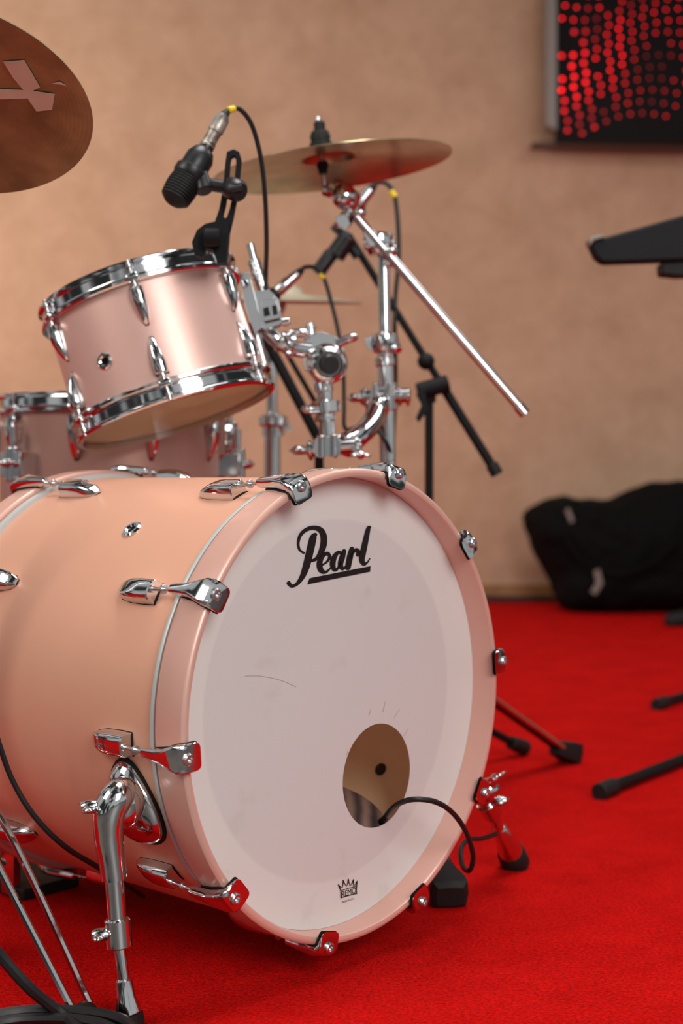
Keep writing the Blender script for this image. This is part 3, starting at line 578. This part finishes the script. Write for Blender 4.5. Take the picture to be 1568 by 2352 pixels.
# mic at boom end
m2=thing('stick_microphone','black stick microphone held on the black boom behind the chrome tilter','microphone',loc=P(765,575,Yb-.02))
MB().rev(P(728,628,Yb-.02),P(798,532,Yb-.02),[(ym(12,Yb),0),(ym(17,Yb),.04),(ym(17,Yb),.45),(ym(14,Yb),.5),(ym(14,Yb),.95),(ym(8,Yb),1)]).build('body',M['black'],m2)
MB().cyl(P(770,590,Yb-.02),P(800,545,Yb-.02),ym(21,Yb)).cyl(P(800,560,Yb),P(822,590,Yb),ym(12,Yb)).build('holder',M['black'],m2)
m3=thing('overhead_microphone','silver and black microphone plug just right of the chrome tilter below the crash cymbal','microphone',loc=P(815,480,Yb))
MB().rev(P(806,490,Yb),P(850,436,Yb),[(ym(14,Yb),0),(ym(17,Yb),.1),(ym(17,Yb),.5),(ym(14,Yb),.55),(ym(13,Yb),1)]).build('connector',M['steel'],m3)
MB().cyl(P(770,535,Yb),P(808,488,Yb),ym(16,Yb)).build('body',M['black'],m3)
cable('black cable with yellow band arching over the right side of the chrome tilter',[(848,438,Yb),(866,420,Yb),(888,422,Yb),(906,450,Yb),(914,520,Yb),(915,600,Yb),(908,680,Yb),(906,760,Yb),(908,850,Yb+.05),(905,960,Yb+.1),(900,1060,Yb+.1)],5.5,[((898,438,Yb),(907,453,Yb))])
m4=thing('tom_microphone','small microphone with silver plug behind the tilted tom bracket','microphone',loc=P(630,680,2.6))
MB().rev(P(634,672,2.6),P(684,628,2.6),[(ym(11,2.6),0),(ym(14,2.6),.1),(ym(14,2.6),.55),(ym(12,2.6),.6),(ym(11,2.6),1)]).build('connector',M['steel'],m4)
MB().rev(P(590,712,2.6),P(636,670,2.6),[(ym(20,2.6),0),(ym(24,2.6),.2),(ym(24,2.6),.7),(ym(14,2.6),1)]).build('body',M['black'],m4)
cable('black cable with yellow band hanging down beside the tom mount from the silver plug',[(682,630,2.6),(700,614,2.6),(724,616,2.6),(744,640,2.6),(762,700,2.6),(778,770,2.6),(788,850,2.6),(790,930,2.6),(793,985,2.58),(830,978,2.5),(862,985,2.48),(886,1015,2.48),(900,1052,2.5),(908,1090,2.55)],5.0,[((734,630,2.6),(744,640,2.6))])
# second black stand, crossing behind
s5=thing('low_microphone_stand','black microphone stand whose slanting tubes show behind the tom mount','microphone stand',loc=(P(740,1100,2.75).x,2.75,0))
b5=Vector((P(740,1100,2.75).x,2.75,0))
MB().cyl(P(600,760,2.75),P(735,1015,2.75),ym(12,2.75)).build('boom',M['matte'],s5)
MB().cyl(P(660,815,2.76),P(760,985,2.76),ym(6,2.76)).build('boom_brace',M['matte'],s5)
MB().cyl(P(732,1005,2.75),b5+Vector((0,0,.1)),.009).build('post',M['matte'],s5)
for a_ in (80,200,320):
    d=Vector((math.cos(math.radians(a_)),math.sin(math.radians(a_)),0)); lg=MB().cyl(b5+Vector((0,0,.12)),b5+d*.16+Vector((0,0,.012)),.007).build('leg',M['matte'],s5)
    MB().ball(b5+d*.165+Vector((0,0,.013)),.013).build('rubber_foot',M['rubber'],lg)
# drum cables
cable('black cable coming out of the bass drum port hole and looping over the hoop',[(872,1898,1.90),(888,1872,1.84),(912,1848,1.80),(950,1836,1.78),(1000,1842,1.79),(1040,1868,1.82),(1070,1912,1.85),(1086,1965,1.88),(1078,1999,1.90),(1062,1988,1.93),(1058,1950,1.97),(1075,1928,2.02),(1105,1926,2.06),(1140,1915,2.12)],6)
cable('black cable hanging against the left side of the bass drum shell',[(-60,1560,1.62),(-20,1650,1.64),(0,1715,1.65),(30,1795,1.66),(80,1876,1.67),(150,1945,1.69),(232,1996,1.74),(330,2060,1.80)],6.5)
q=MB()
for i in range(4):
    cpt=F(70,2455)+Vector((0,0,.008+.0045*i)); rr=.115-.007*(i%3)
    pts=[cpt+Vector((rr*math.cos(t*PI/12)+.004*math.sin(t*1.3+i),rr*.9*math.sin(t*PI/12),0)) for t in range(25)]
    q.tube(pts,.006,n=8)
q.tube([P(-40,2150,1.52),P(0,2195,1.53),P(60,2262,1.53),P(110,2305,1.54),P(150,2335,1.54),P(190,2375,1.5)],.0062,n=8)
tag(q.build('coiled_cable',M['cable']),'coil of thick black cable lying on the carpet in the lower left corner','cable')
# kick pedal
pd=thing('bass_drum_pedal','black kick pedal behind the rear hoop of the bass drum','pedal',m=W[bass]@Matrix.Translation((-.07,.56,0)))
MB().box(Matrix.Translation((0,.12,.008)),.10,.30,.016).build('base_plate',M['rubber'],pd,True,bevel=.003)
q=MB(); q.loft([[Vector((x,y,z)) for x,z in ((-w,zc-.004),(w,zc-.004),(w,zc+.004),(-w,zc+.004))] for y,zc,w in ((-.0,.10,.04),(.1,.07,.045),(.28,.025,.045))])
for i in range(7): q.box(Matrix.Translation((0,.03+.033*i,.096-.0095*i)),.08,.01,.008)
q.build('footboard',M['rubber'],pd,True,bevel=.002)
MB().box(Matrix.Translation((-.05,0,.09)),.012,.03,.17).box(Matrix.Translation((.05,0,.09)),.012,.03,.17).cyl(Vector((-.06,0,.165)),Vector((.06,0,.165)),.008).build('frame',M['chrome'],pd,True,bevel=.002)
MB().cyl(Vector((0,0,.165)),Vector((0,-.02,.32)),.004).build('beater_rod',M['steel'],pd,True)
MB().cyl(Vector((0,-.045,.32)),Vector((0,-.005,.32)),.02).build('beater',M['batter'],pd,True)
# ================================================================ RIGHT SIDE
# LED display
Yl=6.85
dsp=thing('led_display','black wall display showing curved rows of glowing red dots at the upper right','display',loc=P(1500,320,Yl))
q=MB().slab([(1279,-500),(2300,-500),(2300,342),(1279,322)],Yl-.03,.08); Yd=Yl-.071
q.extra=[M['led']]
for j in range(-16,14):
    for i in range(0,34):
        x=1297+i*27-12*math.sin(j*.30+i*.08)+(j%2)*4
        y=308-(13-j)*25+24*math.sin(i*.42+j*.20)-i*5.0+i*i*.10
        if y>318 or x<1286: continue
        if random.random()<.06: continue
        r_=2.1
        if i<3 and j>2: r_=4.2
        elif i<6 and j>0: r_=2.9
        fc=q.cap(q.ring([P(x+r_*math.cos(t*PI/5),y+r_*math.sin(t*PI/5),Yd) for t in range(10)]))
        fc.material_index=1
q.build('screen_panel',M['screen'],dsp)
MB().slab([(1254,-500),(1279,-500),(1279,300),(1254,288)],Yl-.05,.10).build('side_frame',M['frame'],dsp,bevel=.004)
MB().slab([(1222,326),(1279,322),(2300,342),(2300,350),(1222,334)],Yl+.04,.10).build('lower_ledge',M['ledge'],dsp,bevel=.004)
# keyboard on stand
Yk=2.9
kb=thing('keyboard_on_stand','black keyboard tilted on its stand, end reaching in from the right edge','keyboard',loc=(P(1600,1100,Yk).x,Yk+.15,0))
MB().slab([(1354,562),(1364,550),(1388,545),(1800,428),(1800,590),(1400,604),(1384,604),(1368,590)],Yk+.03,.04).build('body',M['matte'],kb,bevel=.006)
MB().slab([(1351,550),(1362,541),(1388,538),(1388,545),(1364,552),(1356,564)],Yk+.025,.045).build('end_trim',M['frame'],kb,bevel=.002)
MB().slab([(1518,603),(1560,598),(1800,590),(1800,625),(1560,634),(1520,630)],Yk+.05,.05).build('stand_arm',M['rubber'],kb,bevel=.004)
for k_,(e0,e1) in enumerate(((F(1378,1818,.014),F(1640,1716,.014)),(F(1508,1618,.014),F(1700,1560,.014)))):
    lg=MB().cyl(e0,e1,.0115).build('floor_foot',M['matte'],kb)
    d=(e1-e0).normalized(); MB().cyl(e0-d*.006,e0+d*.055,.0165).build('rubber_cap',M['rubber'],lg)
    mid_=e1; topp=Vector((P(1900,600,Yk).x,Yk+.1+.5*k_,1.0))
    MB().cyl(mid_,topp,.0115).build('stand_leg',M['matte'],kb)
# another far foot
ff=F(1545,1428,.02)
t=thing('far_stand_foot','blurred black stand foot on the red carpet in front of the bag','stand',loc=(ff.x,ff.y,0))
MB().cyl(ff,ff+Vector((.5,.15,.08)),.012).build('leg',M['matte'],t); MB().rev(ff-Vector((.03,0,0)),ff+Vector((.12,.03,.02)),[(.02,0),(.035,.1),(.035,.9),(.02,1)]).build('rubber_foot',M['rubber'],t)
# bag
Yg=6.5
bag=thing('soft_case','large black soft bag slumped on the carpet against the wall at the right','bag',loc=(P(1450,1100,Yg).x,Yg,0))
q=MB(); outl=[(1198,1196),(1206,1170),(1240,1146),(1290,1130),(1318,1146),(1350,1140),(1400,1144),(1450,1124),(1500,1118),(1600,1092),(1800,1076),(1850,1200),(1850,1380),(1700,1396),(1600,1396),(1500,1394),(1420,1402),(1330,1406),(1278,1398),(1262,1358),(1248,1310),(1218,1250)]
cen=Vector((P(1480,1290,Yg).x,Yg,P(1480,1290,Yg).z)); rings=[]
for k_ in range(15):
    th_=PI*k_/14; dy=-.27*math.cos(th_); s_=max(.06,math.sin(th_)**.5)
    ring=[]
    for i,(x,y) in enumerate(outl):
        p=P(x,y,Yg); v=cen+(p-cen)*s_*(1+.014*math.sin(i*2.3+dy*22)); ring.append(Vector((v.x,Yg+dy+.02*math.sin(i*1.7+dy*9)*math.sin(th_),max(v.z,.004))))
    rings.append(ring)
q.loft(rings); ob=q.build('bag_body',M['bag'],bag,sub=3,ang=180)
tx=bpy.data.textures.new('folds','CLOUDS'); tx.noise_scale=.20; tx.noise_depth=2
dm=ob.modifiers.new('folds','DISPLACE'); dm.texture=tx; dm.strength=.07; dm.mid_level=.5; dm.texture_coords='LOCAL'
MB().slab([(1298,1172),(1306,1167),(1318,1196),(1310,1202)],Yg-.24,.01).build('zip_pull',M['frame'],bag)
MB().slab([(1364,1312),(1376,1307),(1384,1340),(1368,1366),(1356,1360),(1370,1338)],Yg-.31,.01).build('zip_pull',M['frame'],bag)
MB().tube([P(1290,1215,Yg-.22),P(1330,1280,Yg-.29),P(1420,1320,Yg-.31),P(1500,1290,Yg-.31),P(1560,1240,Yg-.30)],.009,n=8).build('carry_strap',M['bag'],bag)
# ================================================================ CAMERA, LIGHT
cam=bpy.data.cameras.new('camera'); co=bpy.data.objects.new('camera',cam); C.objects.link(co)
co.location=(0,0,H); co.rotation_euler=(PI/2,0,0); cam.lens=50; cam.sensor_width=36; cam.sensor_fit='AUTO'; cam.shift_y=-(1176-HOR)/2352
cam.dof.use_dof=True; cam.dof.focus_distance=1.68; cam.dof.aperture_fstop=3.6; cam.clip_start=.05
bpy.context.scene.camera=co
def area(name,loc,target,size,power,col,sy=None):
    l=bpy.data.lights.new(name,'AREA'); l.energy=power; l.color=col; l.shape='RECTANGLE'; l.size=size; l.size_y=sy or size
    o=bpy.data.objects.new(name,l); C.objects.link(o); o.location=loc
    o.rotation_euler=(Vector(target)-Vector(loc)).to_track_quat('-Z','Y').to_euler(); return o
area('key_window',(1.5,-1.4,2.2),(0,1.9,.5),1.5,82,(1,.99,.965),1.8)
area('left_lamp',(-2.4,.6,2.3),(-.2,2.0,.4),1.3,36,(1,.90,.80))
area('top_lamp',(.2,2.2,3.4),(0,2.3,0),1.4,62,(1,.97,.94))
area('back_carpet_fill',(2.0,3.6,3.2),(1.0,4.0,0),1.0,20,(1,.97,.94))  # added fill light to brighten the carpet at the back, not a fixture
area('wall_wash',(-2.8,4.7,2.3),(-2.0,7,1.4),1.2,58,(1,.91,.78))
w=bpy.data.worlds.new('world'); bpy.context.scene.world=w; w.use_nodes=True; nt=w.node_tree; bg=nt.nodes['Background']
tc=nt.nodes.new('ShaderNodeTexCoord'); n=nt.nodes.new('ShaderNodeTexNoise'); n.inputs['Scale'].default_value=3.0; n.inputs['Detail'].default_value=1
r=nt.nodes.new('ShaderNodeValToRGB'); e=r.color_ramp.elements; e[0].position=.46; e[0].color=(.05,.05,.05,1); e[1].position=.54; e[1].color=(.88,.87,.86,1)  # bright and dark patches invented for the chrome to reflect
nt.links.new(tc.outputs['Generated'],n.inputs['Vector']); nt.links.new(n.outputs['Fac'],r.inputs[0]); nt.links.new(r.outputs[0],bg.inputs['Color']); bg.inputs['Strength'].default_value=.5
